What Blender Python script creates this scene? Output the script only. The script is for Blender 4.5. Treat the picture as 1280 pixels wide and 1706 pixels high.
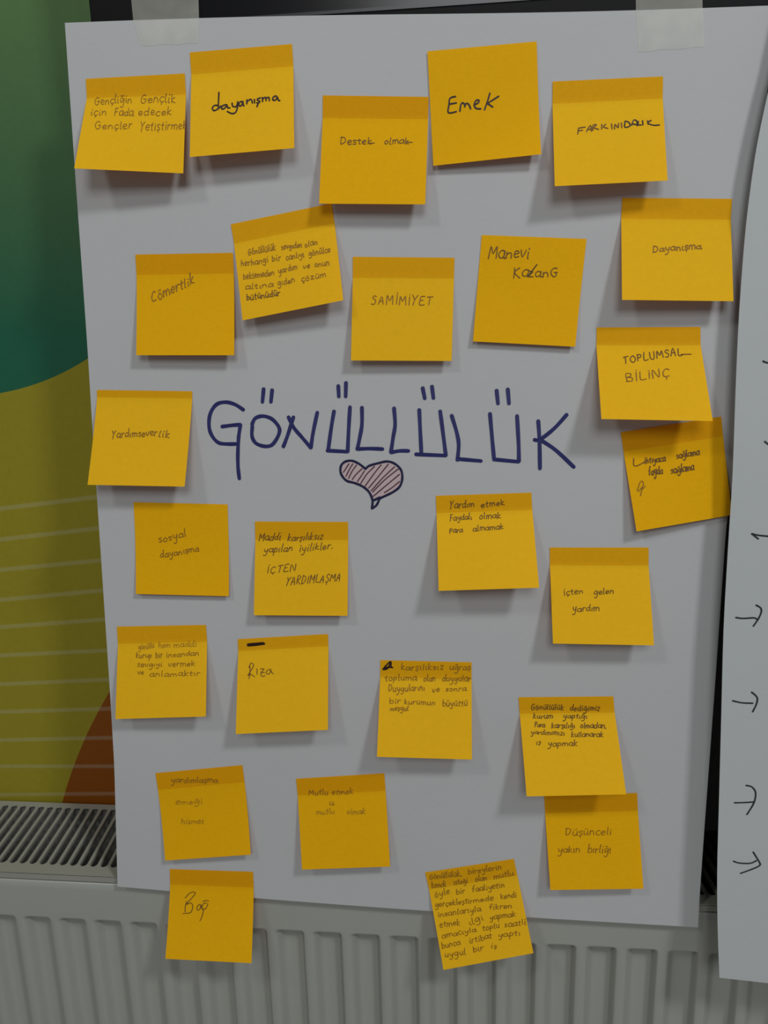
import bpy, bmesh, math, random
import numpy as np
from mathutils import Matrix, Vector

random.seed(7)
for o in list(bpy.data.objects): bpy.data.objects.remove(o)
C = bpy.context.scene.collection
SC = bpy.context.scene

# ------------------------------------------------------------------ camera
# Photogrammetric calibration of the photograph (1280 x 1706, focal 1250 px)
F, CX, CY = 1250.0, 640.0, 853.0
CAMZ = 1.224                       # camera height above the floor
def nrm(v):
    v = np.array(v, float); return v/np.linalg.norm(v)
down = nrm((140, 5447, F))
Xa = nrm((12640, 0, -F)); Xa = nrm(Xa-down*Xa.dot(down))
Za = -down
Ya = np.cross(Za, Xa)
R = np.array([Xa, Ya, Za])         # camera coords -> world directions
CAM = np.array([0, 0, CAMZ])
cam = bpy.data.cameras.new('camera'); cam_o = bpy.data.objects.new('camera', cam); C.objects.link(cam_o)
cam.sensor_fit = 'VERTICAL'; cam.sensor_height = 24.0; cam.sensor_width = 18.0
cam.lens = F/1706*24.0
cam.clip_start = 0.02
m = Matrix.Identity(4)
for r in range(3):
    m[r][0] = R[r][0]; m[r][1] = -R[r][1]; m[r][2] = -R[r][2]; m[r][3] = CAM[r]
cam_o.matrix_world = m
SC.camera = cam_o

# ------------------------------------------------------------------ light
W = bpy.data.worlds.new('world'); SC.world = W; W.use_nodes = True
bg = W.node_tree.nodes['Background']; bg.inputs[0].default_value = (0.93, 0.97, 1.0, 1); bg.inputs[1].default_value = 0.13
SC.view_settings.view_transform = 'Standard'; SC.view_settings.look = 'None'
SC.view_settings.exposure = 0.0; SC.view_settings.gamma = 1.0; SC.view_settings.use_curve_mapping = False
def lamp(name, loc, target, size, power, col):
    l = bpy.data.lights.new(name, 'AREA'); l.shape = 'SQUARE'; l.size = size; l.energy = power; l.color = col
    o = bpy.data.objects.new(name, l); C.objects.link(o); o.location = loc
    d = Vector(target)-Vector(loc); o.rotation_euler = d.to_track_quat('-Z', 'Y').to_euler()
    return o
lamp('ceiling_or_fill_lamp', (-1.45, -1.05, 3.15), (0, .6, 1.0), 0.36, 10.5, (1.0, 0.97, 0.92))
lamp('ceiling_or_fill_lamp', (1.5, -0.95, 3.15), (0, .6, 1.0), 0.36, 31, (0.95, 0.98, 1.0))
lamp('ceiling_or_fill_lamp', (0.25, -2.6, 2.9), (0, .6, .8), 1.2, 34, (0.98, 0.99, 1.0))  # fill light added in front to even out the falloff, not a fixture

# ------------------------------------------------------------------ mapping helpers
def ray(x, y): return R @ np.array([(x-CX)/F, (y-CY)/F, 1.0])
def on_y(x, y, Y): d = ray(x, y); return d*Y/d[1]+CAM
def on_z(x, y, Z): d = ray(x, y); return d*(Z-CAMZ)/d[2]+CAM
def proj(p):
    q = R.T @ (np.array(p)-CAM); return np.array([CX+F*q[0]/q[2], CY+F*q[1]/q[2]])
Z_TOP, Z_BOT = CAMZ+.235, CAMZ-.485
def sheet_y(x, z):                 # the hanging flip-chart sheet: taped at the top, resting on the radiator edge
    t = (Z_TOP-z)/(Z_TOP-Z_BOT)
    y = .612-.059*t
    if 0 < t < 1: y += .0022*math.sin(t*7.0+x*5)*math.sin(math.pi*t)
    e = max(0.0, x-.13)            # right edge bows a little towards the wall
    return y
def hit(px, py, off=0.0, fn=sheet_y):
    d = ray(px, py); t = .6/d[1]
    for _ in range(25): t = (fn(t*d[0], t*d[2]+CAMZ)-off)/d[1]
    return t*d+CAM

# ------------------------------------------------------------------ materials
def lin(c):
    return tuple(((v/255)/12.92 if v/255 <= .04045 else ((v/255+.055)/1.055)**2.4) for v in c)
def mat(name, col, rough=.6, noise=0.0, scale=60.0, bump=0.0, spec=.3, metal=0.0, bscale=None, hue=0.0):
    m = bpy.data.materials.new(name); m.use_nodes = True; nt = m.node_tree; N = nt.nodes; L = nt.links
    b = N['Principled BSDF']; b.inputs['Roughness'].default_value = rough
    b.inputs['Specular IOR Level'].default_value = spec; b.inputs['Metallic'].default_value = metal
    tc = N.new('ShaderNodeTexCoord')
    nz = N.new('ShaderNodeTexNoise'); nz.inputs['Scale'].default_value = scale; nz.inputs['Detail'].default_value = 6
    L.new(tc.outputs['Object'], nz.inputs['Vector'])
    rp = N.new('ShaderNodeMapRange'); rp.inputs[3].default_value = 1-noise; rp.inputs[4].default_value = 1+noise
    L.new(nz.outputs['Fac'], rp.inputs[0])
    mx = N.new('ShaderNodeVectorMath'); mx.operation = 'SCALE'; mx.inputs[0].default_value = col[:3]
    L.new(rp.outputs[0], mx.inputs['Scale']); L.new(mx.outputs[0], b.inputs['Base Color'])
    if bump:
        n2 = N.new('ShaderNodeTexNoise'); n2.inputs['Scale'].default_value = bscale or scale*6; n2.inputs['Detail'].default_value = 4
        L.new(tc.outputs['Object'], n2.inputs['Vector'])
        bp = N.new('ShaderNodeBump'); bp.inputs['Strength'].default_value = bump; bp.inputs['Distance'].default_value = .001
        L.new(n2.outputs['Fac'], bp.inputs['Height']); L.new(bp.outputs[0], b.inputs['Normal'])
    return m
def note_mat(name, col, k):
    """orange note paper: diffuse with some light coming through the sheet"""
    m = mat(name, col, rough=.75, noise=.05, scale=260, bump=.2, spec=.12, bscale=700)
    nt = m.node_tree; N = nt.nodes; L = nt.links; b = N['Principled BSDF']; out = N['Material Output']
    tr = N.new('ShaderNodeBsdfTranslucent'); tr.inputs[0].default_value = (1.0, .42, .05, 1)
    mx = N.new('ShaderNodeMixShader'); mx.inputs[0].default_value = k
    L.new(b.outputs[0], mx.inputs[1]); L.new(tr.outputs[0], mx.inputs[2]); L.new(mx.outputs[0], out.inputs[0])
    return m
M_sheet = mat('white_paper', (.455, .463, .468), rough=.8, noise=.03, scale=7, bump=.12, spec=.15, bscale=250)
M_sheet2 = mat('white_paper_cool', (.44, .463, .463), rough=.8, noise=.025, scale=6, bump=.1, spec=.15, bscale=250)
M_note = note_mat('orange_note_paper', (.95, .60, .014), .30)
M_band = note_mat('orange_note_shaded_glued_strip', (.86, .475, .006), .30)
M_band2 = note_mat('deep_orange_note_shaded_glued_strip', (.84, .43, .003), .30)
M_note2 = note_mat('deep_orange_note_paper', (.93, .545, .004), .30)
INK = {'black': mat('black_ink', (.022, .008, .006), rough=.5, noise=.2),
       'dark': mat('dark_pen_ink', (.15, .07, .012), rough=.6, noise=.25, scale=400),
       'mid': mat('pen_ink', (.27, .125, .01), rough=.6, noise=.3, scale=400),
       'faint': mat('thin_pencil_line', (.40, .20, .01), rough=.6, noise=.3, scale=400),
       'blue': mat('blue_marker_ink', (.020, .022, .115), rough=.45, noise=.3, scale=120),
       'heartblue': mat('navy_marker_ink', (.012, .012, .05), rough=.45, noise=.2, scale=120),
       'maroon': mat('maroon_pen_ink', (.085, .028, .045), rough=.5, noise=.2),
       'pink': mat('pale_pink_wash', (.50, .395, .40), rough=.8, noise=.04, scale=80),
       'charcoal': mat('charcoal_pen_ink', (.025, .03, .032), rough=.5, noise=.2)}
M_rad = mat('radiator_enamel', (.335, .345, .31), rough=.3, noise=.03, scale=14, spec=.55, bump=.05, bscale=90)
M_grille = mat('grille_enamel', (.29, .29, .25), rough=.42, noise=.05, scale=30, spec=.35)
M_fin = mat('dusty_steel', (.11, .11, .10), rough=.8, noise=.5, scale=260)
M_dark = mat('unpainted_dark_steel', (.01, .01, .009), rough=.9, noise=.2)
M_screen = mat('black_glass', (.004, .004, .005), rough=.2, noise=.0, spec=.28)
M_bezel = mat('black_bezel_plastic', (.0025, .0025, .003), rough=.5, noise=.1, spec=.12)
M_lower = mat('charcoal_panel', (.17, .16, .16), rough=.6, noise=.08, scale=20, spec=.2)
M_floor = mat('grey_floor', (.25, .24, .22), rough=.6, noise=.1, scale=4)
def tape_mat():
    m = mat('masking_tape', (.78, .775, .68), rough=.6, noise=.28, scale=70, bump=.2, spec=.2, bscale=300)
    nt = m.node_tree; N = nt.nodes; L = nt.links; b = N['Principled BSDF']; out = N['Material Output']
    t = N.new('ShaderNodeBsdfTransparent'); mx = N.new('ShaderNodeMixShader'); mx.inputs[0].default_value = .85
    L.new(b.outputs[0], mx.inputs[1]); L.new(t.outputs[0], mx.inputs[2]); L.new(mx.outputs[0], out.inputs[0])
    return m
M_tape = tape_mat()

# ------------------------------------------------------------------ object helpers
def obj(name, verts, faces, material, parent=None, smooth=False, origin=None):
    me = bpy.data.meshes.new(name)
    vs = [tuple(v) for v in verts]
    if origin is not None: vs = [(v[0]-origin[0], v[1]-origin[1], v[2]-origin[2]) for v in vs]
    me.from_pydata(vs, [], faces); me.materials.append(material); me.update()
    if smooth:
        for p in me.polygons: p.use_smooth = True
    o = bpy.data.objects.new(name, me); C.objects.link(o)
    if parent is not None:
        o.parent = parent
        if origin is None: o.location = -Vector(parent.location)
    elif origin is not None: o.location = origin
    return o
def box(x0, x1, y0, y1, z0, z1):
    v = [(x0, y0, z0), (x1, y0, z0), (x1, y1, z0), (x0, y1, z0), (x0, y0, z1), (x1, y0, z1), (x1, y1, z1), (x0, y1, z1)]
    f = [(0, 3, 2, 1), (4, 5, 6, 7), (0, 1, 5, 4), (1, 2, 6, 5), (2, 3, 7, 6), (3, 0, 4, 7)]
    return v, f
def empty(name, loc):
    o = bpy.data.objects.new(name, None); C.objects.link(o); o.location = loc; o.empty_display_size = .05; return o
def tag(o, label, cat, group=None):
    o['label'] = label; o['category'] = cat
    if group: o['group'] = group
    return o
def structure(o): o['kind'] = 'structure'; return o
def bevel(o, w=.002, seg=2):
    b = o.modifiers.new('bevel', 'BEVEL'); b.width = w; b.segments = seg; b.limit_method = 'ANGLE'; return o
def sheet_mesh(name, P, thick, material, parent=None, origin=None):
    """P: rows x cols grid of points facing the viewer; closed thin sheet of real thickness"""
    nr, nc = len(P), len(P[0]); vs = []; fs = []
    for r in range(nr):
        for c in range(nc): vs.append(P[r][c])
    for r in range(nr):
        for c in range(nc): vs.append(np.array(P[r][c])+np.array([0, thick, 0]))
    k = nr*nc; a = lambda r, c: r*nc+c
    for r in range(nr-1):
        for c in range(nc-1):
            fs.append((a(r, c), a(r+1, c), a(r+1, c+1), a(r, c+1)))
            fs.append((k+a(r, c), k+a(r, c+1), k+a(r+1, c+1), k+a(r+1, c)))
    for c in range(nc-1):
        fs.append((a(0, c), a(0, c+1), k+a(0, c+1), k+a(0, c))); q = nr-1
        fs.append((a(q, c+1), a(q, c), k+a(q, c), k+a(q, c+1)))
    for r in range(nr-1):
        fs.append((a(r+1, 0), a(r, 0), k+a(r, 0), k+a(r+1, 0))); q = nc-1
        fs.append((a(r, q), a(r+1, q), k+a(r+1, q), k+a(r, q)))
    n_front = None
    o = obj(name, vs, fs, material, parent, smooth=False, origin=origin)
    nf = 2*(nr-1)*(nc-1)
    rim = set()
    for i, p in enumerate(o.data.polygons):
        if i < nf: p.use_smooth = True
        else:
            for ek in p.edge_keys: rim.add(tuple(sorted(ek)))
    for e in o.data.edges:
        if tuple(sorted(e.vertices)) in rim: e.use_edge_sharp = True
    return o

# ------------------------------------------------------------------ pen strokes
def smooth_line(pts, sub=5):
    pts = [np.array(p, float) for p in pts]
    if len(pts) < 3: return [pts[0]+(pts[1]-pts[0])*t for t in np.linspace(0, 1, 5)] if len(pts) == 2 else pts
    out = []
    for i in range(len(pts)-1):
        p0 = pts[max(i-1, 0)]; p1 = pts[i]; p2 = pts[i+1]; p3 = pts[min(i+2, len(pts)-1)]
        for t in np.linspace(0, 1, sub, endpoint=False):
            out.append(.5*((2*p1)+(-p0+p2)*t+(2*p0-5*p1+4*p2-p3)*t*t+(-p0+3*p1-3*p2+p3)*t**3))
    out.append(pts[-1]); return out
def strokes_mesh(name, lines, mapper, width, material, parent, lift=.00022, sub=5, label=None):
    """lines: pixel polylines of the photograph, laid on the surface the mapper returns, as ribbons of the given real width"""
    V = []; Fc = []
    for ln in lines:
        if len(ln) < 2: continue
        pts = [mapper(p[0], p[1]) for p in smooth_line(ln, sub)]
        q = [pts[0]]
        for p in pts[1:]:
            if np.linalg.norm(p-q[-1]) > width*.25: q.append(p)
        pts = q
        if len(pts) < 2: continue
        n = len(pts); t0 = nrm(pts[1]-pts[0]); t1 = nrm(pts[-1]-pts[-2])
        pts = [pts[0]-t0*width*.35]+pts+[pts[-1]+t1*width*.35]
        n = len(pts); base = len(V)
        for i, p in enumerate(pts):
            t = nrm(pts[min(i+1, n-1)]-pts[max(i-1, 0)])
            s = nrm(np.cross(t, np.array([0, -1.0, 0]))) if abs(t[1]) < .98 else np.array([1.0, 0, 0])
            w = width*.5*(.55 if i in (0, n-1) else 1.0)*(1+.05*math.sin(i*.9))
            o = np.array([0, -lift, 0])
            V.append(p+s*w+o); V.append(p-s*w+o)
        for i in range(n-1):
            a = base+2*i; Fc.append((a, a+1, a+3, a+2))
    o = obj(name, V, Fc, material, parent)
    if label: o['label'] = label
    return o

# one-line hand alphabet (x-height 1, capitals 1.7)
G = {
'a': '.9;.8,.85 .4,1 .05,.6 .15,.1 .5,.1 .8,.5 .8,.95|.8,.9 .75,.3 .85,0 1,.1', 'b': '.8;.1,1.7 .1,0|.1,.6 .4,1 .75,.6 .6,.1 .1,.05',
'c': '.7;.7,.85 .35,1 .05,.5 .3,0 .7,.15', 'ç': '.7;.7,.85 .35,1 .05,.5 .3,0 .7,.15|.4,0 .45,-.3 .25,-.4',
'd': '.9;.75,.8 .35,.95 .05,.5 .3,0 .75,.4|.8,1.8 .75,.3 .9,0', 'e': '.75;.1,.5 .65,.6 .55,.95 .25,.95 .05,.5 .25,.02 .7,.15',
'f': '.6;.65,1.6 .4,1.7 .25,1.3 .2,0|.0,.85 .5,.9', 'g': '.9;.75,.85 .35,1 .08,.55 .3,.15 .75,.6|.8,.95 .75,-.4 .45,-.8 .1,-.55',
'ğ': '.9;.75,.85 .35,1 .08,.55 .3,.15 .75,.6|.8,.95 .75,-.4 .45,-.8 .1,-.55|.2,1.5 .4,1.35 .65,1.5', 'h': '.8;.12,1.75 .1,0|.1,.5 .4,.95 .65,.7 .65,0',
'ı': '.35;.15,.95 .15,.1 .3,0', 'i': '.35;.15,.95 .15,.1 .3,0|.18,1.35 .22,1.45', 'j': '.35;.25,.95 .2,-.6 -.05,-.7|.25,1.3 .28,1.4',
'k': '.75;.1,1.75 .1,0|.6,1 .12,.45 .7,0', 'l': '.35;.15,1.75 .12,.2 .3,0', 'm': '1.2;.08,1 .08,0|.08,.6 .35,.95 .55,.7 .55,0|.55,.6 .8,.95 1.05,.7 1.1,0',
'n': '.85;.1,1 .08,0|.08,.55 .4,.95 .65,.7 .7,0', 'o': '.8;.4,1 .08,.6 .2,.05 .55,.05 .7,.55 .4,1', 'ö': '.8;.4,1 .08,.6 .2,.05 .55,.05 .7,.55 .4,1|.2,1.3 .22,1.45|.52,1.35 .54,1.5',
'p': '.8;.12,1 .05,-.8|.1,.7 .4,1 .7,.65 .5,.15 .1,.2', 'r': '.6;.1,1 .1,0|.1,.5 .3,.9 .6,.9', 's': '.65;.6,.9 .25,1 .1,.7 .55,.4 .45,.05 .05,.05',
'ş': '.65;.6,.9 .25,1 .1,.7 .55,.4 .45,.05 .05,.05|.3,0 .35,-.4', 't': '.6;.3,1.5 .25,.15 .5,0|.0,1 .55,1.02', 'u': '.85;.1,1 .12,.2 .4,0 .7,.4|.72,1 .72,.1 .85,0',
'ü': '.85;.1,1 .12,.2 .4,0 .7,.4|.72,1 .72,.1 .85,0|.25,1.35 .27,1.5|.58,1.35 .6,1.5', 'v': '.75;.05,1 .35,0 .7,1', 'y': '.85;.1,1 .2,.35 .6,.4 .75,.95|.75,1 .6,-.4 .3,-.8 .05,-.6',
'z': '.75;.08,1 .65,.95 .1,.05 .7,.05',
'A': '1;.05,0 .45,1.7 .8,0|.15,.65 .75,.7', 'B': '1;.15,0 .15,1.7 .7,1.5 .55,1 .2,.9 .8,.75 .75,.1 .1,0', 'C': '1;.85,1.45 .5,1.7 .1,1 .3,.1 .85,.2',
'Ç': '1;.85,1.45 .5,1.7 .1,1 .3,.1 .85,.2|.5,0 .55,-.4', 'D': '1.05;.15,1.65 .12,0|.05,1.6 .7,1.45 .85,.7 .5,.1 .1,0', 'E': '.9;.75,1.7 .2,1.6 .1,.8 .1,0 .75,.1|.15,.85 .6,.9',
'F': '.85;.2,1.6 .12,0|.1,1.65 .75,1.7|.15,.85 .6,.9', 'G': '1.05;.85,1.5 .5,1.7 .1,1 .3,.1 .75,.15 .85,.8|.5,.8 .95,.85', 'I': '.4;.2,1.7 .2,0', 'İ': '.4;.2,1.5 .2,0|.22,1.85 .25,1.95',
'K': '.95;.15,1.7 .15,0|.8,1.65 .18,.85 .85,0', 'L': '.85;.15,1.7 .12,.05 .8,.08', 'M': '1.2;.08,0 .15,1.65 .55,.6 .95,1.65 1.05,0', 'N': '1.05;.1,0 .12,1.65 .8,.05 .85,1.7',
'O': '1.05;.5,1.7 .1,1 .25,.1 .7,.1 .9,.9 .5,1.7', 'P': '.9;.15,1.65 .12,0|.05,1.6 .7,1.5 .65,.9 .15,.8', 'R': '.95;.15,0 .15,1.65 .7,1.4 .55,.9 .18,.85 .8,0',
'S': '.85;.75,1.5 .4,1.7 .15,1.3 .65,.7 .5,.1 .05,.15', 'Ş': '.85;.75,1.5 .4,1.7 .15,1.3 .65,.7 .5,.1 .05,.15|.35,0 .4,-.45', 'T': '.95;.05,1.6 .9,1.7|.48,1.65 .42,0', 'U': '1;.1,1.7 .15,.3 .5,0 .8,.4 .85,1.7',
'Y': '.95;.1,1.7 .4,.9|.85,1.7 .45,.9 .25,-.2', 'Z': '.9;.1,1.6 .8,1.65 .08,.05 .85,.05', '.': '.4;.15,.05 .25,.1', ',': '.4;.2,.1 .1,-.25', '-': '.6;.1,.5 .5,.5', '&': '.8;.1,1 .1,.1 .7,.1|.5,.9 .5,.3 .7,.1'}
def word(text, x0, y0, x1, y1, h, slant=.12, jit=.09):
    """hand-lettered word between two pixel baseline points with x-height h (pixels)"""
    adv = []; x = 0
    for ch in text:
        if ch == ' ': adv.append((x, None)); x += .8; continue
        w, body = G[ch].split(';'); adv.append((x, body)); x += float(w)+.16
    tot = max(x-.16, .1); L = math.hypot(x1-x0, y1-y0); sx = L/tot
    ux, uy = (x1-x0)/L, (y1-y0)/L; out = []
    for gx, body in adv:
        if body is None: continue
        jy = random.uniform(-jit, jit)*1.3; js = 1+random.uniform(-jit, jit)*1.5
        for st in body.split('|'):
            ln = []
            for pr in st.split(' '):
                a, b = map(float, pr.split(','))
                a += random.uniform(-jit, jit)*.6; b = (b+random.uniform(-jit, jit)*.6)*js+jy
                gxp = (gx+a)*sx+b*h*slant
                ln.append((x0+ux*gxp+uy*b*h, y0+uy*gxp-ux*b*h))
            out.append(ln)
    return out

# ------------------------------------------------------------------ room setting
YF = .560                                    # radiator front face
ZLINE = .5*(on_y(0, 1464.5, YF)[2]+on_y(1180, 1517.5, YF)[2])
ZLID = .5*(on_y(0, 1452.5, YF)[2]+on_y(1180, 1505, YF)[2])
YR = on_z(190, 1341, ZLID)[1]                # rear edge of the lid
YW = YR+.012                                 # wall plane
BX = .5*(on_y(150.5, 30, .6135)[0]+on_y(147, 0, .6135)[0])   # left edge of the dark display

def mural_material():
    m = bpy.data.materials.new('printed_mural'); m.use_nodes = True; nt = m.node_tree; N = nt.nodes; L = nt.links
    b = N['Principled BSDF']; b.inputs['Roughness'].default_value = .55; b.inputs['Specular IOR Level'].default_value = .25
    geo = N.new('ShaderNodeNewGeometry'); sp = N.new('ShaderNodeSeparateXYZ'); L.new(geo.outputs['Position'], sp.inputs[0])
    x, z = sp.outputs[0], sp.outputs[2]
    def mth(op, a, bb=None, cc=None):
        n = N.new('ShaderNodeMath'); n.operation = op
        for i, v in enumerate((a, bb, cc)):
            if v is None: continue
            if isinstance(v, (int, float)): n.inputs[i].default_value = float(v)
            else: L.new(v, n.inputs[i])
        return n.outputs[0]
    def mixc(fac, A, B):
        n = N.new('ShaderNodeMix'); n.data_type = 'RGBA'
        if isinstance(fac, (int, float)): n.inputs[0].default_value = fac
        else: L.new(fac, n.inputs[0])
        for i, v in ((6, A), (7, B)):
            if isinstance(v, tuple): n.inputs[i].default_value = v+(1,)
            else: L.new(v, n.inputs[i])
        return n.outputs[2]
    def circle(p1, p2, p3):
        (ax, ay), (bx, by), (cx, cy) = p1, p2, p3
        d = 2*(ax*(by-cy)+bx*(cy-ay)+cx*(ay-by))
        ux = ((ax*ax+ay*ay)*(by-cy)+(bx*bx+by*by)*(cy-ay)+(cx*cx+cy*cy)*(ay-by))/d
        uy = ((ax*ax+ay*ay)*(cx-bx)+(bx*bx+by*by)*(ax-cx)+(cx*cx+cy*cy)*(bx-ax))/d
        return ux, uy, math.hypot(ax-ux, ay-uy)
    def W2(px, py): p = on_y(px, py, YW); return (p[0], p[2])
    def inside(c):
        dx = mth('SUBTRACT', x, c[0]); dz = mth('SUBTRACT', z, c[1])
        d = mth('SQRT', mth('ADD', mth('MULTIPLY', dx, dx), mth('MULTIPLY', dz, dz)))
        return mth('LESS_THAN', d, c[2])
    # printed colour run green -> deep teal (slanting)
    top = W2(60, 0)[1]; bot = W2(60, 560)[1]
    zz = mth('ADD', z, mth('MULTIPLY', x, .12))
    g = N.new('ShaderNodeMapRange'); L.new(zz, g.inputs[0])
    g.inputs[1].default_value = bot+W2(60, 560)[0]*.12; g.inputs[2].default_value = top+W2(60, 0)[0]*.12
    rmp = N.new('ShaderNodeValToRGB'); L.new(g.outputs[0], rmp.inputs[0]); cr = rmp.color_ramp
    cr.elements[0].position = 0; cr.elements[0].color = MUR['teal']+(1,); cr.elements[1].position = 1; cr.elements[1].color = MUR['green']+(1,)
    e = cr.elements.new(.42); e.color = MUR['midgreen']+(1,)
    c1 = circle(W2(0, 655), W2(75, 634), W2(145, 598))
    in1 = inside(c1)
    nz = N.new('ShaderNodeTexNoise'); nz.inputs['Scale'].default_value = 3; L.new(geo.outputs['Position'], nz.inputs['Vector'])
    low = mixc(nz.outputs['Fac'], MUR['olive'], MUR['olive2'])
    c2 = circle(W2(184, 1150), W2(141, 1232), W2(104, 1336))
    brown_in = inside(c2)
    low = mixc(brown_in, low, MUR['brown'])
    lines = [((0, 847.6), (160, 828.2)), ((0, 899), (164, 880)), ((0, 949.5), (168, 933.5)), ((0, 999.6), (169, 983.7)), ((0, 1044.8), (174, 1032)), ((0, 1092), (180, 1083.5)), ((0, 1140), (182, 1132)), ((0, 1186), (183.6, 1180.6)), ((0, 1233), (186, 1229)), ((0, 1276.6), (189, 1276.6)), ((0, 1324), (190, 1322))]
    acc = None
    for a, c in lines:
        A = W2(*a); B = W2(*c); k = (B[1]-A[1])/(B[0]-A[0]); q = A[1]-k*A[0]
        e = mth('ABSOLUTE', mth('SUBTRACT', z, mth('ADD', mth('MULTIPLY', x, k), q)))
        mr = N.new('ShaderNodeMapRange'); L.new(e, mr.inputs[0]); mr.inputs[1].default_value = .0015; mr.inputs[2].default_value = .0028
        mr.inputs[3].default_value = 1; mr.inputs[4].default_value = 0
        acc = mr.outputs[0] if acc is None else mth('MAXIMUM', acc, mr.outputs[0])
    acc = mth('MULTIPLY', acc, .17)
    low = mixc(acc, low, (.5, .5, .36))
    col = mixc(in1, low, rmp.outputs[0])
    n2 = N.new('ShaderNodeTexNoise'); n2.inputs['Scale'].default_value = 160; L.new(geo.outputs['Position'], n2.inputs['Vector'])
    mr = N.new('ShaderNodeMapRange'); L.new(n2.outputs['Fac'], mr.inputs[0]); mr.inputs[3].default_value = .93; mr.inputs[4].default_value = 1.07
    sc = N.new('ShaderNodeVectorMath'); sc.operation = 'SCALE'; L.new(col, sc.inputs[0]); L.new(mr.outputs[0], sc.inputs['Scale'])
    L.new(sc.outputs[0], b.inputs['Base Color'])
    return m
MUR = dict(green=(.080, .165, .052), midgreen=(.045, .125, .050), teal=(.012, .105, .056), olive=(.26, .22, .012), olive2=(.29, .245, .02), brown=(.22, .060, .003))
v, f = box(-1.6, 1.6, YW, YW+.1, 0, 2.4)
structure(obj('wall_back', v, f, mural_material()))
v, f = box(-1.6, 1.6, -1.6, YW+.1, -.05, 0)
structure(obj('floor', v, f, M_floor))

# ------------------------------------------------------------------ dark display behind the sheets
DB = empty('wall_display', (BX+.75, .65, ZLID+.05))
tag(DB, 'black framed wall display behind the taped paper sheets, above the radiator', 'display')
ZB = .5*(on_y(500, 24, .6135)[2]+on_y(430, 28, .6135)[2])     # seam between glass and lower bezel
XE = BX+1.5
v, f = box(BX, XE, .6135, YW-.002, ZB-.085, ZB-.0012); bevel(obj('bottom_bezel', v, f, M_bezel, DB), .0012)
v, f = box(BX, BX+.034, .6135, YW-.002, ZB-.0012, 2.2); bevel(obj('side_bezel', v, f, M_bezel, DB), .0012)
v, f = box(BX+.034, XE, .6165, YW-.002, ZB, 2.2); obj('screen', v, f, M_screen, DB)
v, f = box(BX+.001, XE, .6150, YW-.002, ZLID+.030, ZB-.0862); bevel(obj('lower_panel', v, f, M_lower, DB), .002)
v, f = box(BX+.036, XE, .6150, .6163, ZB-.0006, ZB+.0016); obj('trim_strip', v, f, mat('dark_metal_trim', (.02, .02, .022), rough=.3, spec=.5, metal=.3), DB)

# ------------------------------------------------------------------ radiator
RX0, RX1 = -.62, .62
RAD = empty('radiator', (0, (YF+YR)/2, ZLID-.6))
tag(RAD, 'off-white ribbed panel radiator with slotted top grille under the paper sheets', 'radiator')
PITCH = 62.5/62.5*.0
PITCH = (on_y(1144, 1600, YF)[0]-on_y(20, 1600, YF)[0])/18.0
ZG = .5*(on_y(45, 1527, YF)[2]+on_y(1020, 1577, YF)[2])      # top of the grooves
GX0 = on_y(520.7, 1590, YF)[0]                                  # left edge of one groove
def groove(x, z):
    u = ((x-GX0)/PITCH) % 1.0
    if u < .285: d = u/.285
    elif u < .69: d = 1
    elif u < .82: d = 1-(u-.69)/.13
    else: d = 0
    d = d*d*(3-2*d)
    t = min(max((ZG-z)/.006, 0), 1); t = t*t*(3-2*t)
    tb = min(max((z-(ZLID-.565))/.006, 0), 1)
    return .0082*d*t*tb
xs = []
k0 = math.floor((RX0-GX0)/PITCH); k1 = math.ceil((RX1-GX0)/PITCH)
for k in range(k0, k1+1):
    for u in (0, .04, .08, .12, .16, .2, .24, .285, .4, .69, .705, .72, .74, .77, .80, .82, .91):
        xx = GX0+(k+u)*PITCH
        if RX0 < xx < RX1: xs.append(xx)
xs = [RX0]+xs+[RX1]
zt = ZLINE-.0008
zs = [zt-.0000, zt-.0005, zt-.0012, zt-.0025, zt-.008, ZG+.001, ZG, ZG-.001, ZG-.002, ZG-.003, ZG-.004, ZG-.005, ZG-.006, ZG-.02, ZG-.05, ZG-.12, ZG-.3, ZLID-.558, ZLID-.565, ZLID-.6]
ro = [.004, .0022, .0010, .0003]+[0]*50
vs = []; fs = []
for i, z in enumerate(zs):
    for x in xs: vs.append((x, YF+ro[i]+groove(x, z), z))
nc = len(xs)
for i in range(len(zs)-1):
    for j in range(nc-1): a = i*nc+j; fs.append((a, a+nc, a+nc+1, a+1))
b0 = len(vs)
for i in (0, len(zs)-1):
    for x in (RX0, RX1): vs.append((x, YF+.018, zs[i]))
fs.append((b0, b0+1, b0+3, b0+2)); fs.append((0, nc-1, b0+1, b0)); fs.append(((len(zs)-1)*nc+nc-1, (len(zs)-1)*nc, b0+2, b0+3))
fp = obj('front_panel', vs, fs, M_rad, RAD, smooth=True)
v, f = box(RX0, RX1, YR-.007, YR-.001, ZLID-.6, ZLID-.0035); obj('rear_panel', v, f, M_fin, RAD)
# convector fins between the panels (folded plate, real depth)
vs = []; fs = []; n = 0; x = RX0+.01; up = 0
pts = []
while x < RX1-.01:
    pts += [(x, YF+.03), (x+.005, YR-.03), (x+.012, YR-.03), (x+.017, YF+.03)]; x += .024
for p in pts: vs += [(p[0], p[1], ZLID-.58), (p[0], p[1], ZLID-.062)]
for i in range(len(pts)-1): fs.append((2*i, 2*i+1, 2*i+3, 2*i+2))
cv = obj('convector', vs, fs, M_dark, RAD)
v, f = box(RX0, RX1, YF+.02, YR-.024, ZLID-.597, ZLID-.59); obj('base_tray', v, f, M_dark, RAD)
for x0, x1 in ((RX0-.0015, RX0), (RX1, RX1+.0015)):
    v, f = box(x0, x1, YF+.002, YR-.002, ZLID-.6, ZLID-.001); obj('side_cover', v, f, M_rad, RAD)
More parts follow.
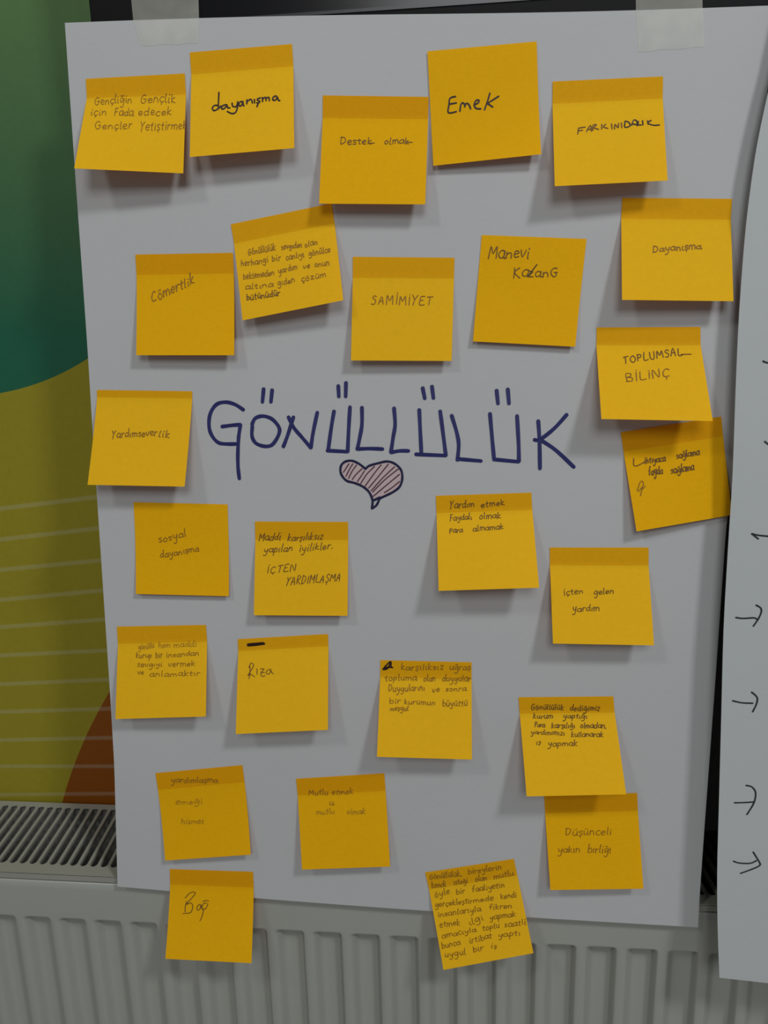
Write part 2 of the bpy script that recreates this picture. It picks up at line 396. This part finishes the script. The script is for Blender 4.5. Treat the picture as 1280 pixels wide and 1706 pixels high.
# top grille: two rails scalloped by the slot ends and a row of slats
Yf0 = on_z(60, 1439.5, ZLID)[1]; Yr0 = on_z(60, 1342.5, ZLID)[1]
SP = (on_z(23+17*7, 1443, ZLID)[0]-on_z(23, 1439, ZLID)[0])/7.0
SW = SP*.66                                  # slot width
S0 = on_z(20.5, 1436, ZLID)[0]               # centre of one slot at the front
KS = -.10                                    # slant of the slats
GR = obj('top_grille', *box(RX0, RX1, YF-.0002, YF+.0012, ZLINE+.0006, ZLID-.0004), M_grille, RAD)
bevel(GR, .0004)
def rail(yin, yout, front):
    vs = []; fs = []; th = .0012
    inner = []
    k0 = math.ceil((RX0+.012-S0)/SP); k1 = math.floor((RX1-.012-S0)/SP)
    sgn = 1 if front else -1
    for k in range(k0, k1+1):
        c = S0+k*SP+KS*(yin-Yf0)
        for a in range(0, 9):
            an = math.pi*a/8
            inner.append((c-SW/2*math.cos(an), yin+sgn*(SW*.5)-sgn*SW*.5*math.sin(an)))
    inner = [(RX0, yin+sgn*SW*.5)]+inner+[(RX1, yin+sgn*SW*.5)]
    for z in (ZLID, ZLID-th):
        for p in inner: vs.append((p[0], p[1], z))
        for p in inner: vs.append((p[0], yout, z))
    n = len(inner)
    for i in range(n-1):
        q = (i, i+1, n+i+1, n+i); fs.append(q if not front else q[::-1])
        fs.append((i, i+1, 2*n+i+1, 2*n+i))
        fs.append((n+i, n+i+1, 3*n+i+1, 3*n+i))
        fs.append((2*n+i, 2*n+i+1, 3*n+i+1, 3*n+i))
    return vs, fs
obj('front_rail', *rail(Yf0, YF-.0002, True), M_grille, GR).location = (0, 0, 0)
obj('rear_rail', *rail(Yr0, YR, False), M_grille, GR).location = (0, 0, 0)
# slat mesh shared by all copies
w = (SP-SW)/2; ya, yb = Yf0+SW*.5-.0002, Yr0-SW*.5+.0002
sv = []; prof = [(-w, -.0035), (-w, -.0006), (-w*.6, 0), (w*.6, 0), (w, -.0006), (w, -.0035)]
for y in (ya, yb):
    for px_, pz in prof: sv.append((px_+KS*(y-Yf0), y, ZLID+pz))
sf = [(i, i+1, 7+i, 6+i) for i in range(5)]+[(5, 0, 6, 11), (0, 5, 4, 3, 2, 1), (6, 7, 8, 9, 10, 11)]
k0 = math.ceil((RX0+.012-S0)/SP); k1 = math.floor((RX1-.012-S0)/SP)
first = None
for k in range(k0, k1):
    if first is None:
        first = obj('slat', sv, sf, M_grille, GR); o = first
    else:
        o = first.copy(); C.objects.link(o); o.parent = GR
    o.location = (S0+(k+.5)*SP, 0, 0)
for ch in GR.children: pass
# GR's own origin is world zero relative to RAD
for ch in RAD.children:
    ch.location = -Vector(RAD.location)

# ------------------------------------------------------------------ flip-chart sheets
def interp(pl, t):
    for i in range(len(pl)-1):
        if pl[i][1] <= t <= pl[i+1][1]:
            k = (t-pl[i][1])/(pl[i+1][1]-pl[i][1]); return pl[i][0]+k*(pl[i+1][0]-pl[i][0])
    return pl[-1][0] if t > pl[-1][1] else pl[0][0]
left = [(108, 38), (126, 300), (145.7, 578), (154.8, 727), (167.8, 921), (183.5, 1156), (190.5, 1276), (196, 1477)]
right = [(1290, 10), (1268, 300), (1246, 560), (1225, 771), (1210, 882), (1191, 1150), (1174, 1380), (1166, 1494), (1163, 1545)]
NR, NC = 56, 34
P = []
for r in range(NR):
    t = r/(NR-1); yl = 38+t*(1477-38); yr = 9+t*(1545-9)
    xl = interp(left, yl); xr = interp(right, yr); row = []
    for c in range(NC):
        u = c/(NC-1); bow = 5*math.sin(math.pi*u)*t*t*(1-.3*u)+(-2.5*math.sin(math.pi*u*2)*(1-t)**6)
        row.append(hit(xl+u*(xr-xl), yl+u*(yr-yl)+bow))
    P.append(row)
SHEET = sheet_mesh('flipchart_sheet', P, .0003, M_sheet, origin=hit(640, 30))
tag(SHEET, 'large white flipchart sheet with blue marker heading and heart, covered in orange notes', 'paper sheet')
def crop(ox, oy, s, lines): return [[(ox+p[0]/s, oy+p[1]/s) for p in ln] for ln in lines]
s = 3.879
HEAD = crop(330, 630, s, [
 [(295, 205), (240, 170), (180, 155), (120, 170), (80, 230), (72, 310), (90, 370), (130, 415), (180, 425), (250, 425)],
 [(155, 313), (215, 305), (275, 300)], [(275, 300), (266, 360), (262, 400), (258, 500), (260, 580), (268, 650)],
 [(350, 300), (370, 260), (420, 245), (480, 265), (525, 320), (520, 370), (480, 430), (430, 440), (375, 420), (350, 375), (352, 310)],
 [(425, 68), (417, 155)], [(480, 75), (472, 155)],
 [(552, 443), (580, 370), (618, 250)], [(585, 250), (620, 320), (675, 385), (730, 450)], [(730, 450), (745, 350), (772, 220)],
 [(880, 212), (862, 320), (842, 465)], [(835, 468), (968, 475)], [(968, 475), (975, 320), (983, 185)], [(907, 48), (911, 120)], [(957, 28), (955, 120)],
 [(1060, 188), (1060, 300), (1045, 390), (1030, 460)], [(1030, 458), (1110, 455), (1195, 458)]]) + crop(640, 630, s, [
 [(65, 192), (72, 300), (60, 380), (45, 480)], [(45, 480), (100, 470), (160, 470)],
 [(228, 203), (235, 350), (242, 490)], [(205, 492), (400, 500)], [(400, 500), (385, 380), (363, 212)], [(250, 62), (264, 132)], [(310, 52), (320, 130)],
 [(437, 240), (470, 350), (483, 430), (475, 530)], [(475, 522), (628, 535)],
 [(685, 228), (700, 400), (712, 528)], [(712, 525), (870, 540)], [(872, 538), (870, 420), (860, 242)], [(728, 78), (737, 165)], [(800, 70), (808, 165)],
 [(997, 275), (1005, 400), (1008, 585)], [(1182, 235), (1100, 325), (1010, 395), (972, 398)], [(1010, 398), (1110, 465), (1228, 575)]])
on_sheet = lambda x, y: hit(x, y)
for a, b in ((0, 3), (3, 6), (6, 9), (9, 14), (14, 16), (16, 18), (18, 23), (23, 25), (25, 30), (30, 33)):
    strokes_mesh('letter', HEAD[a:b], on_sheet, .0030, INK['blue'], SHEET, lift=.0003)
s = 9.143
HO = [(545, 240), (450, 165), (340, 115), (240, 125), (175, 180), (160, 270), (190, 350), (260, 420), (370, 450), (470, 490), (560, 550), (620, 630), (650, 730), (640, 840)]
HO2 = [(640, 840), (700, 800), (735, 745), (760, 690), (860, 640), (960, 590), (1060, 510), (1100, 400), (1095, 290), (1050, 210), (960, 145), (860, 125), (740, 150), (600, 190), (545, 235)]
heart = strokes_mesh('heart_drawing', crop(550, 755, s, [HO, HO2, [(670, 715), (760, 670)]]), on_sheet, .0019, INK['heartblue'], SHEET, lift=.00045, label='small hatched heart outlined in navy marker')
hatch = [[(290, 160), (205, 290)], [(350, 160), (300, 240), (245, 350)], [(405, 180), (340, 270), (285, 380)], [(490, 235), (400, 320), (340, 400)], [(525, 270), (480, 340), (420, 430)], [(680, 200), (560, 320), (470, 460)], [(780, 175), (680, 300), (535, 500)], [(890, 165), (740, 350), (590, 530)], [(985, 205), (800, 380), (630, 570)], [(1040, 240), (840, 400), (650, 590)], [(1060, 320), (880, 470), (660, 655)], [(1060, 430), (950, 520), (830, 600)]]
hh = strokes_mesh('hatching', crop(550, 755, s, hatch), on_sheet, .00095, INK['maroon'], heart, lift=.0004); hh.location = (0, 0, 0)
poly = [p for p in HO[:-1]]+[(700, 715)]+HO2[4:-1]
pv = [hit(550+p[0]/s, 755+p[1]/s)+np.array([0, -.00018, 0]) for p in poly]
bm = bmesh.new(); bm.faces.new([bm.verts.new(tuple(p)) for p in pv]); bmesh.ops.triangulate(bm, faces=bm.faces[:])
me = bpy.data.meshes.new('colour_fill'); bm.to_mesh(me); bm.free(); me.materials.append(INK['pink'])
o = bpy.data.objects.new('colour_fill', me); C.objects.link(o); o.parent = heart

# the second sheet, hanging in front at the right
def sheet2_y(x, z):
    t = (Z_TOP-z)/(Z_TOP-Z_BOT)
    y = sheet_y(x, z)-.011-.016*max(0, t)**1.5
    return y
edge = [(1330, -60), (1322, -30), (1311, 20), (1296, 90), (1281, 150), (1262, 240), (1250, 320), (1241, 400), (1232, 520), (1226, 650), (1221, 790), (1213, 920), (1206, 1050), (1202, 1200), (1198, 1350), (1195.5, 1450), (1196, 1540), (1199, 1629)]
es = smooth_line(edge, 3); P = []
for i, e in enumerate(es):
    p = hit(e[0], e[1], 0, sheet2_y); row = []
    k = i/(len(es)-1)
    for c in range(18):
        u = (c/17)**1.4; x = p[0]+u*(.205+.50-p[0]); z = p[2]-u*.030*k
        zz = z; curl = .010*math.exp(-((u)/.05)**2)*math.exp(-((k-.16)/.14)**2)
        row.append(np.array([x, sheet2_y(x, zz)-curl*0, zz]))
    P.append(row)
SHEET2 = sheet_mesh('flipchart_sheet', P, .0003, M_sheet2, origin=P[0][8])
tag(SHEET2, 'white flipchart sheet with black pen arrows, cut off by the right edge, hanging in front', 'paper sheet')
ARR = crop(1180, 980, 6.56, [[(303, 318), (380, 328), (500, 322), (530, 335)], [(525, 183), (575, 215), (580, 265), (545, 340), (495, 412)],
  [(268, 1228), (370, 1250), (490, 1255)], [(475, 1133), (535, 1190), (530, 1260), (488, 1348)]]) + crop(1180, 1240, 6.56, [
  [(288, 637), (380, 635), (500, 628)], [(415, 447), (480, 465), (520, 530), (500, 640), (425, 765)],
  [(278, 1275), (340, 1295), (460, 1298), (530, 1268)], [(493, 1175), (560, 1285), (565, 1320), (500, 1355), (355, 1408)]]) + crop(1200, 560, 4.265, [
  [(305, 177), (325, 186), (370, 195)], [(317, 748), (345, 770), (380, 785)], [(225, 1403), (272, 1440)], [(225, 1403), (280, 1415), (375, 1424)]])
for nm, a, b in (('arrow_mark', 0, 2), ('arrow_mark', 2, 4), ('arrow_mark', 4, 6), ('arrow_mark', 6, 8), ('pen_mark', 8, 9), ('pen_mark', 9, 10), ('arrow_mark', 10, 12)):
    strokes_mesh(nm, ARR[a:b], lambda x, y: hit(x, y, 0, sheet2_y), .00125, INK['charcoal'], SHEET2, lift=.0003)

# masking tape holding the first sheet
def tape(pts_top, pts_edge, pts_low, label):
    def surf(px, py, low):
        return hit(px, py, .0004) if low else on_y(px, py, .6130)
    rows = []
    for k, (A, low) in enumerate(((pts_top, False), (pts_edge, False), (pts_edge, True), (pts_low, True))):
        rows.append([surf(A[0]+(A[2]-A[0])*c/6+(0), A[1]+(A[3]-A[1])*c/6+(1.2*math.sin(c*2.1) if k == 3 else 0)+(-3 if k == 1 else 0), low) for c in range(7)])
    o = sheet_mesh('tape_strip', rows, .00012, M_tape, origin=rows[1][3])
    tag(o, label, 'tape', 'masking tape on the top edge of the sheet'); return o
tape((213, -60, 329, -62), (222, 35, 331.5, 32), (236, 76, 330, 72), 'grey masking tape at the left, holding the sheet to the black display')
tape((1059, -60, 1169, -62), (1060, 19, 1171, 13), (1064, 86, 1174, 78), 'grey masking tape at the right, holding the sheet to the black display')

# ------------------------------------------------------------------ sticky notes
GRP = 'orange sticky notes stuck on the flipchart sheet'
def note(corners, hl, hr, label, writing=(), tone=0, e0=.0006, power=1.0, band=.2, side=0.0):
    hl *= .001; hr *= .001
    T0, T1 = hit(*corners[0], e0), hit(*corners[1], e0)
    B1, B0 = hit(*corners[2], e0+hr), hit(*corners[3], e0+hl)
    def S(u, v):
        x = (1-v)*((1-u)*T0[0]+u*T1[0])+v*((1-u)*B0[0]+u*B1[0])
        z = (1-v)*((1-u)*T0[2]+u*T1[2])+v*((1-u)*B0[2]+u*B1[2])
        pf = 0 if v < band else ((v-band)/(1-band))**power
        h = ((1-u)*hl+u*hr)*pf+side*(2*u-1)**2*.001*v
        return np.array([x, sheet_y(x, z)-e0-h, z])
    n = 18
    org = (T0+T1)/2
    vv = [band*k/4 for k in range(4)]+[band+(1-band)*k/14 for k in range(15)]
    P = [[S(c/(n-4), q) for c in range(n-3)] for q in vv]
    o = sheet_mesh('sticky_note', P, .00012, M_note2 if tone else M_note, origin=org)
    o.data.materials.append(M_band2 if tone else M_band)      # glued strip: adhesive tint, with shade beside the tilted paper put into its colour
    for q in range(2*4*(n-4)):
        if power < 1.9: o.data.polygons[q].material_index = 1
    tag(o, label, 'sticky note', GRP)
    # pixel -> (u,v) -> surface
    def mapper(px, py):
        u, v = .5, .5
        for _ in range(6):
            p = proj(S(u, v)); du = (proj(S(u+.01, v))-p)/.01; dv = (proj(S(u, min(v+.01, 5)))-p)/.01
            J = np.array([[du[0], dv[0]], [du[1], dv[1]]]); d = np.linalg.solve(J, np.array([px, py])-p)
            u += d[0]; v += d[1]; u = min(max(u, -.1), 1.1); v = min(max(v, .001), 1.05)
        u = min(max(u, .005), .995)
        # piecewise linear on the mesh rows to stay above the facets
        return S(u, v)
    for k, (ink, wd, ox, oy, sc, items) in enumerate(writing):
        lines = []
        for it in items:
            if isinstance(it[0], str): lines += [[(ox+p[0]/sc, oy+p[1]/sc) for p in ln] for ln in word(*it)]
            else: lines += crop(ox, oy, sc, [it])
        strokes_mesh('handwriting', lines, mapper, wd*.001, INK[ink], o, lift=.00028, sub=3)
    return o

note(((143, 131.3), (307.9, 122.3), (305.4, 288.8), (123.6, 280.6)), 26, 17, 'orange sticky note in the top left corner with three faint lines, lower corner flaring', [
 ('mid', .55, 120, 110, 6.095, [('Gençliğin', 230, 395, 610, 370, 48), ('Gençlik', 695, 375, 1050, 372, 52), ('için', 190, 500, 350, 500, 42), ('Fada', 430, 500, 625, 502, 45), ('edecek', 670, 502, 1010, 500, 45), ('Gençler', 230, 645, 610, 635, 45), ('Yetiştirmek', 690, 655, 1165, 640, 50)])])
note(((316.3, 87.3), (486.6, 73.3), (490.5, 246.7), (316.3, 261.6)), 17, 16, 'orange sticky note reading dayanışma in bold black pen, second in the top row', [
 ('black', 1.15, 310, 60, 6.4, [[(352, 600), (348, 690), (345, 780)], [(345, 742), (305, 742), (282, 770), (300, 798), (345, 775), (375, 745)], [(440, 735), (400, 740), (378, 768), (400, 780), (440, 745), (445, 765), (470, 768)],
  [(492, 715), (500, 750), (535, 755), (550, 720)], [(552, 700), (550, 760), (530, 815), (490, 828), (440, 805)], [(610, 700), (575, 705), (565, 740), (590, 745), (608, 705), (612, 740), (625, 745)],
  [(650, 680), (650, 725)], [(652, 700), (690, 675), (705, 695), (710, 715)], [(730, 675), (733, 715)], [(795, 660), (760, 675), (770, 690), (790, 700), (775, 715), (755, 712)], [(770, 720), (758, 755)],
  [(815, 655), (818, 700)], [(820, 670), (850, 655), (855, 690)], [(857, 665), (885, 655), (890, 690)], [(965, 640), (935, 650), (925, 680), (955, 685), (975, 650), (985, 685), (1003, 690)]])])
note(((538, 158.9), (714.4, 161.3), (708.7, 340.5), (531.8, 339.3)), 13, 13, 'orange sticky note reading Destek olmak in thin pen, middle of the top row', [
 ('dark', .6, 520, 140, 6.095, [('Destek', 285, 612, 605, 610, 40), ('olmak', 735, 612, 985, 605, 40), [(590, 600), (635, 600)], [(970, 592), (1020, 592)]])], tone=1)
note(((712.3, 85.4), (894.4, 69), (902.1, 256.9), (722.1, 276.2)), 4, 8, 'large flat-lying orange sticky note reading Emek in bold black pen', [
 ('black', 1.15, 700, 60, 6.095, [[(362, 615), (305, 632), (295, 700), (288, 780), (370, 768)], [(300, 692), (370, 680)], [(405, 765), (415, 700), (430, 680), (450, 690), (455, 720)], [(455, 715), (470, 685), (495, 695), (515, 740)],
  [(550, 700), (590, 680), (600, 655), (570, 655), (550, 700), (570, 735), (620, 740)], [(710, 580), (690, 650), (655, 750)], [(800, 612), (740, 650), (675, 690)], [(685, 685), (740, 722)]])], e0=.0012, tone=1, power=2.5)
note(((921.2, 135.8), (1105, 127.2), (1112.8, 300.8), (924.6, 310.2)), 20, 16, 'orange sticky note reading FARKINDALIK in black capitals, right end of the top row', [
 ('dark', .85, 910, 110, 5.818, [[(315, 605), (308, 660)], [(315, 603), (380, 592)], [(310, 632), (355, 622)], [(392, 635), (430, 575), (440, 632)], [(400, 618), (440, 612)], [(455, 625), (455, 575), (490, 570), (465, 598), (510, 615)],
  [(540, 565), (540, 612)], [(580, 565), (555, 590), (600, 605)], [(635, 560), (640, 610)], [(665, 610), (668, 565), (700, 600), (702, 555)], [(730, 550), (735, 598)]]),
 ('black', .9, 910, 110, 5.818, [[(765, 540), (765, 595), (815, 580), (800, 545), (765, 535)], [(830, 575), (850, 525), (880, 535), (885, 580)], [(830, 562), (900, 572)], [(895, 535), (895, 570), (925, 572)], [(935, 530), (940, 572)], [(985, 530), (990, 565)], [(1020, 528), (985, 552), (1040, 575), (1100, 572)]])])
note(((225.6, 424.1), (388.1, 421.1), (390.3, 591.8), (227, 591.8)), 9, 10, 'orange sticky note with one slanting word climbing rightward, left in the second row', [
 ('mid', .8, 210, 410, 6.737, [('Cömertlik', 290, 640, 770, 420, 62, .35)])], tone=1, power=1.2)
note(((384.7, 373.6), (552.7, 338.6), (572.2, 500.2), (404.2, 533.8)), 12, 16, 'tilted orange sticky note with five lines of small writing, under the Destek olmak note', [
 ('mid', .6, 380, 340, 6.4, [('Gönüllülük', 215, 545, 510, 490, 40), ('sevgiden', 570, 485, 790, 460, 34), ('olan', 820, 460, 960, 428, 36), ('herhangi', 140, 665, 430, 620, 36), ('bir', 470, 612, 565, 600, 38), ('canlıyı', 620, 600, 815, 560, 36), ('gönülce', 860, 555, 1095, 510, 36),
  ('beklemeden', 165, 805, 495, 755, 38), ('yardım', 540, 745, 740, 690, 38), ('ve', 800, 690, 875, 685, 34), ('onun', 925, 670, 1085, 650, 38), ('altına', 185, 915, 485, 880, 34), ('giden', 530, 875, 715, 830, 36), ('çözüm', 785, 830, 1050, 770, 36)]),
 ('dark', .7, 380, 340, 6.4, [('bütünüdür', 200, 1025, 555, 975, 38)])])
note(((588, 427.8), (757.5, 429.4), (752.8, 601.3), (584.8, 600.5)), 9, 8, 'orange sticky note reading SAMİMİYET in thin capitals, above the middle of the heading', [
 ('mid', .75, 570, 420, 6.4, [('SAMİMİYET', 310, 558, 965, 560, 56, .1)])], tone=0)
note(((803, 391.5), (977.7, 398), (958.8, 577.7), (788.2, 568.7)), 4, 4, 'orange sticky note reading Manevi kazanç on two lines', [
 ('dark', .75, 780, 380, 6.095, [('Manevi', 205, 300, 620, 305, 75, .15)]), ('dark', .75, 780, 380, 6.095, [('Ka', 455, 500, 620, 495, 68, .1), ('zanG', 610, 495, 910, 495, 60, .1)]), ('black', .8, 780, 380, 6.095, [[(700, 370), (655, 430), (605, 495)]])], tone=1, power=2)
note(((1037.2, 329.5), (1220.2, 331.2), (1222.5, 501.8), (1036.8, 499.6)), 18, 15, 'orange sticky note with the small word Dayanışma, at the right edge of the sheet', [
 ('mid', .75, 1020, 320, 5.818, [('Dayanışma', 395, 580, 865, 552, 38)])])
note(((1034.8, 720.2), (1202.1, 694), (1219.8, 858), (1061, 885.4)), 9, 3, 'tilted orange sticky note partly under another, with two short lines and a scribble', [
 ('dark', .75, 1020, 680, 6.095, [[(220, 510), (222, 580), (262, 582), (330, 545)], ('ihtiyaca', 330, 560, 545, 535, 36), ('sağlama', 655, 515, 890, 470, 40), ('fayda', 375, 685, 515, 665, 46), ('sağlama', 600, 665, 835, 630, 44)]),
 ('mid', .7, 1020, 680, 6.095, [[(255, 840), (290, 745), (320, 760), (300, 840), (290, 890)], [(300, 830), (340, 790)], [(270, 845), (305, 800)]])], tone=1)
note(((994.6, 545.5), (1167.4, 544.6), (1188, 701.5), (1002.3, 698.1)), 26, 26, 'bright orange sticky note reading TOPLUMSAL BİLİNÇ, curling out over the note below', [
 ('dark', .8, 980, 530, 5.818, [('TOPLUMSAL', 345, 440, 920, 355, 42, .0), [(900, 352), (1000, 350)], ]), ('mid', .8, 980, 530, 5.818, [('BİLİNÇ', 365, 615, 800, 570, 48, .0)])])
note(((161.5, 649.6), (320.3, 651.9), (307.7, 810.7), (145.9, 807.7)), 19, 18, 'orange sticky note with one underlined-looking word, beside the heading on the left', [
 ('mid', .8, 140, 640, 6.737, [('Yardımsever', 310, 600, 820, 580, 48), ('lik', 835, 590, 960, 605, 46)])], band=.08, power=1.1)
note(((222.6, 836.7), (379.2, 840.4), (381.4, 993.3), (226.3, 989.6)), 4, 4, 'darker flat orange sticky note with two faint words, lower left of the heading', [
 ('mid', .7, 210, 830, 6.737, [('sosyal', 370, 500, 680, 425, 50), ('dayanışma', 385, 670, 820, 590, 42)])], tone=1, power=2)
note(((424.8, 868.9), (580, 869.6), (579.2, 1026), (423.1, 1025)), 10, 9, 'orange sticky note with four slanting lines ending in capitals YARDIMLAŞMA', [
 ('dark', .65, 410, 860, 6.737, [('Maddi', 140, 275, 385, 268, 50, .3), ('karşılıksız', 465, 275, 860, 262, 46, .3), ('yapılan', 200, 405, 520, 390, 46, .3), ('iyilikler.', 595, 395, 975, 365, 46, .3), ('İÇTEN', 230, 640, 560, 612, 44, .3), ('YARDIMLAŞMA', 445, 775, 1060, 725, 52, .3)])], tone=0)
note(((726.4, 826), (885.6, 820.7), (898.6, 979.1), (731, 984.4)), 22, 24, 'orange sticky note with three two-word lines near its top, below the letter K', [
 ('dark', .65, 715, 810, 6.564, [('Yardım', 225, 240, 495, 222, 42), ('etmek', 570, 235, 825, 205, 38), ('Faydalı', 228, 380, 468, 360, 38), ('olmak', 550, 360, 785, 345, 38), ('Para', 225, 515, 368, 500, 36), ('almamak', 480, 492, 815, 465, 36)])])
note(((916.4, 912.2), (1081, 912.2), (1090, 1075.2), (921.5, 1072.2)), 18, 17, 'orange sticky note reading İçten gelen yardım, right side below the heading', [
 ('dark', .65, 905, 900, 6.564, [('İçten', 225, 605, 440, 575, 38), ('gelen', 555, 595, 775, 580, 38), ('yardım', 320, 780, 615, 770, 42)])])
note(((194.8, 1044), (343.1, 1041.2), (343.1, 1193.8), (192.4, 1198)), 13, 16, 'orange sticky note with four very faint lines, at the left edge of the sheet', [
 ('faint', .6, 180, 1030, 7.111, [('gönüllü', 360, 370, 550, 350, 36), ('hem', 600, 350, 740, 345, 38), ('maddi', 780, 345, 1050, 330, 38)]), ('mid', .6, 180, 1030, 7.111, [('kurup', 330, 470, 520, 465, 38), ('bir', 565, 475, 650, 465, 38), ('insandan', 690, 465, 1080, 435, 36), ('sevgiyi', 345, 575, 640, 570, 36), ('vermek', 710, 575, 1030, 560, 38), ('ve', 350, 665, 425, 662, 36), ('anlamaktır', 490, 690, 1090, 680, 36)])], tone=0)
note(((396.2, 1064.8), (546.6, 1056.3), (546.6, 1216), (392.9, 1223)), 17, 17, 'orange sticky note with a blacked-out bar above one short word', [
 ('black', 1.9, 380, 1050, 7.111, [[(235, 178), (330, 172), (432, 158)], [(235, 168), (300, 160), (420, 150)]]),
 ('dark', .7, 380, 1050, 7.111, [[(260, 410), (262, 500), (250, 570)], [(250, 440), (270, 390), (295, 395), (300, 430), (235, 535), (265, 520), (315, 550)], [(345, 455), (345, 520)], [(385, 455), (430, 460), (390, 500), (405, 545), (440, 535)], [(395, 500), (435, 500)], [(510, 460), (465, 475), (455, 510), (490, 515), (510, 470), (515, 495), (540, 515)]])], band=.14)
note(((634, 1099.8), (786, 1103.4), (786.6, 1265.5), (628.2, 1260.9)), 20, 18, 'orange sticky note with an inked-out blot in its top left corner and five lines', [
 ('black', 1.3, 620, 1090, 7.111, [[(130, 180), (160, 140), (205, 95), (225, 90), (225, 140), (245, 158)], [(140, 178), (180, 170), (215, 110)], [(150, 160), (200, 150), (225, 155)], [(160, 170), (215, 150)]]),
 ('mid', .65, 620, 1090, 7.111, [('karşılıksız', 340, 185, 850, 180, 42), ('uğraş', 920, 185, 1170, 180, 42), ('topluma', 150, 315, 530, 305, 42), ('olan', 610, 318, 750, 315, 42), ('duygular', 830, 320, 1170, 318, 42), ('Duygularını', 190, 440, 625, 430, 44), ('ve', 710, 450, 800, 445, 40), ('sonra', 870, 440, 1120, 430, 36)]),
 ('mid', .65, 620, 1090, 7.111, [('bir', 205, 580, 340, 575, 38), ('kurumun', 380, 590, 750, 600, 38), ('büyüttü', 835, 615, 1130, 605, 44), ('meşgul', 215, 665, 430, 665, 34)])])
note(((906.9, 1326.3), (1062, 1321.1), (1072.4, 1480.7), (917.3, 1482.9)), 11, 9, 'darker orange sticky note tucked under another one, two lines of faint writing, lower right', [
 ('mid', .65, 895, 1310, 6.737, [('Düşünceli', 315, 548, 835, 540, 48), ('yakın', 235, 750, 485, 740, 46), ('birliği', 570, 740, 830, 745, 56)])], tone=1)
note(((864.4, 1161.7), (1022.2, 1160.2), (1043.8, 1323.4), (877.7, 1326.9)), 25, 24, 'orange sticky note with five dense lines, curling out over the darker note below it', [
 ('dark', .7, 855, 1150, 6.4, [('Gönüllülük', 190, 205, 540, 205, 34), ('dediğimiz', 605, 215, 925, 215, 34), ('kurum', 215, 300, 425, 298, 32), ('yaptığı', 535, 300, 790, 298, 32), ('Para', 230, 390, 340, 390, 30), ('karşılığı', 410, 402, 660, 398, 34), ('olmadan,', 715, 400, 1000, 402, 34)]),
 ('dark', .65, 855, 1150, 6.4, [('yardımımızı', 190, 465, 550, 478, 30), ('kullanarak', 620, 492, 960, 495, 32), ('iş', 245, 578, 295, 578, 32), ('yapmak', 370, 595, 685, 590, 36)])])
note(((259.1, 1288.2), (404, 1274.8), (418, 1423.9), (275.3, 1433.8)), 6, 7, 'darker orange sticky note with three faint words spaced apart, above the Bağ note', [
 ('mid', .65, 250, 1265, 7.111, [('yardımlaşma', 250, 275, 800, 270, 38)]), ('faint', .65, 250, 1265, 7.111, [('emeği', 305, 535, 620, 525, 38), ('hizmet', 370, 765, 640, 760, 38)])], tone=1, power=1.6)
note(((493.4, 1297.6), (640.4, 1288.4), (650.2, 1443.8), (503.3, 1448.8)), 10, 9, 'orange sticky note with three short centred faint lines, bottom middle of the sheet', [
 ('mid', .65, 485, 1280, 7.111, [('Mutlu', 210, 318, 440, 310, 38), ('etmek', 485, 312, 735, 300, 40), ('&', 455, 440, 520, 435, 46), ]), ('faint', .65, 485, 1280, 7.111, [('mutlu', 300, 545, 515, 535, 38), ('olmak', 660, 545, 880, 540, 38)])], tone=1)
note(((282.9, 1448), (421.7, 1452.6), (419.1, 1604.7), (275.6, 1597.4)), 15, 15, 'orange sticky note with the single word Bağ, hanging over the sheet bottom onto the radiator', [
 ('dark', .75, 265, 1440, 7.529, [[(350, 460), (330, 530), (330, 595)], [(330, 420), (385, 360), (440, 345), (450, 375), (345, 500), (400, 480), (425, 530), (400, 600), (360, 610), (300, 615)], [(515, 500), (485, 520), (480, 570), (515, 560), (525, 500), (540, 560)], [(600, 480), (550, 500), (545, 560), (590, 550), (615, 490)], [(560, 555), (545, 640), (515, 705)], [(550, 465), (590, 450), (625, 458)]])], tone=1, power=1.2)
L26 = [('Gönüllülük,', 100, 290, 450, 245, 34), ('bireylerin', 515, 235, 870, 175, 36), ('kendi', 125, 380, 275, 360, 34), ('isteği', 360, 350, 510, 320, 34), ('olan', 590, 310, 715, 290, 34), ('mutlu', 790, 285, 1000, 240, 34), ('öyle', 160, 480, 320, 440, 36), ('bir', 385, 445, 480, 430, 34), ('faaliyetin', 560, 425, 905, 365, 36),
 ('gerçekleştir', 160, 580, 560, 540, 34), ('mede', 570, 535, 785, 510, 34), ('kendi', 860, 495, 1030, 475, 34), ('insanlarıyla', 190, 690, 650, 625, 36), ('fikren', 740, 610, 980, 590, 34), ('etmek', 210, 800, 430, 770, 36), ('ilgi', 530, 780, 680, 715, 40), ('yapmak', 745, 715, 1020, 680, 34),
 ('amacıyla', 235, 915, 600, 840, 34), ('toplu', 670, 835, 850, 800, 34), ('saatli', 900, 800, 1130, 765, 36), ('bunca', 235, 1025, 430, 980, 38), ('irtibat', 530, 970, 770, 910, 36), ('yaptı', 835, 910, 1070, 880, 34), ('uygul', 265, 1120, 490, 1085, 38), ('bir', 570, 1065, 680, 1040, 36), ('iş', 755, 1020, 820, 1020, 34)]
note(((708.6, 1453.6), (856.3, 1431), (889, 1588), (739, 1616)), 15, 13, 'tilted orange sticky note filled with nine lines of writing, over the sheet bottom edge', [
 ('mid', .68, 700, 1420, 6.4, L26)], tone=0, power=1.2)
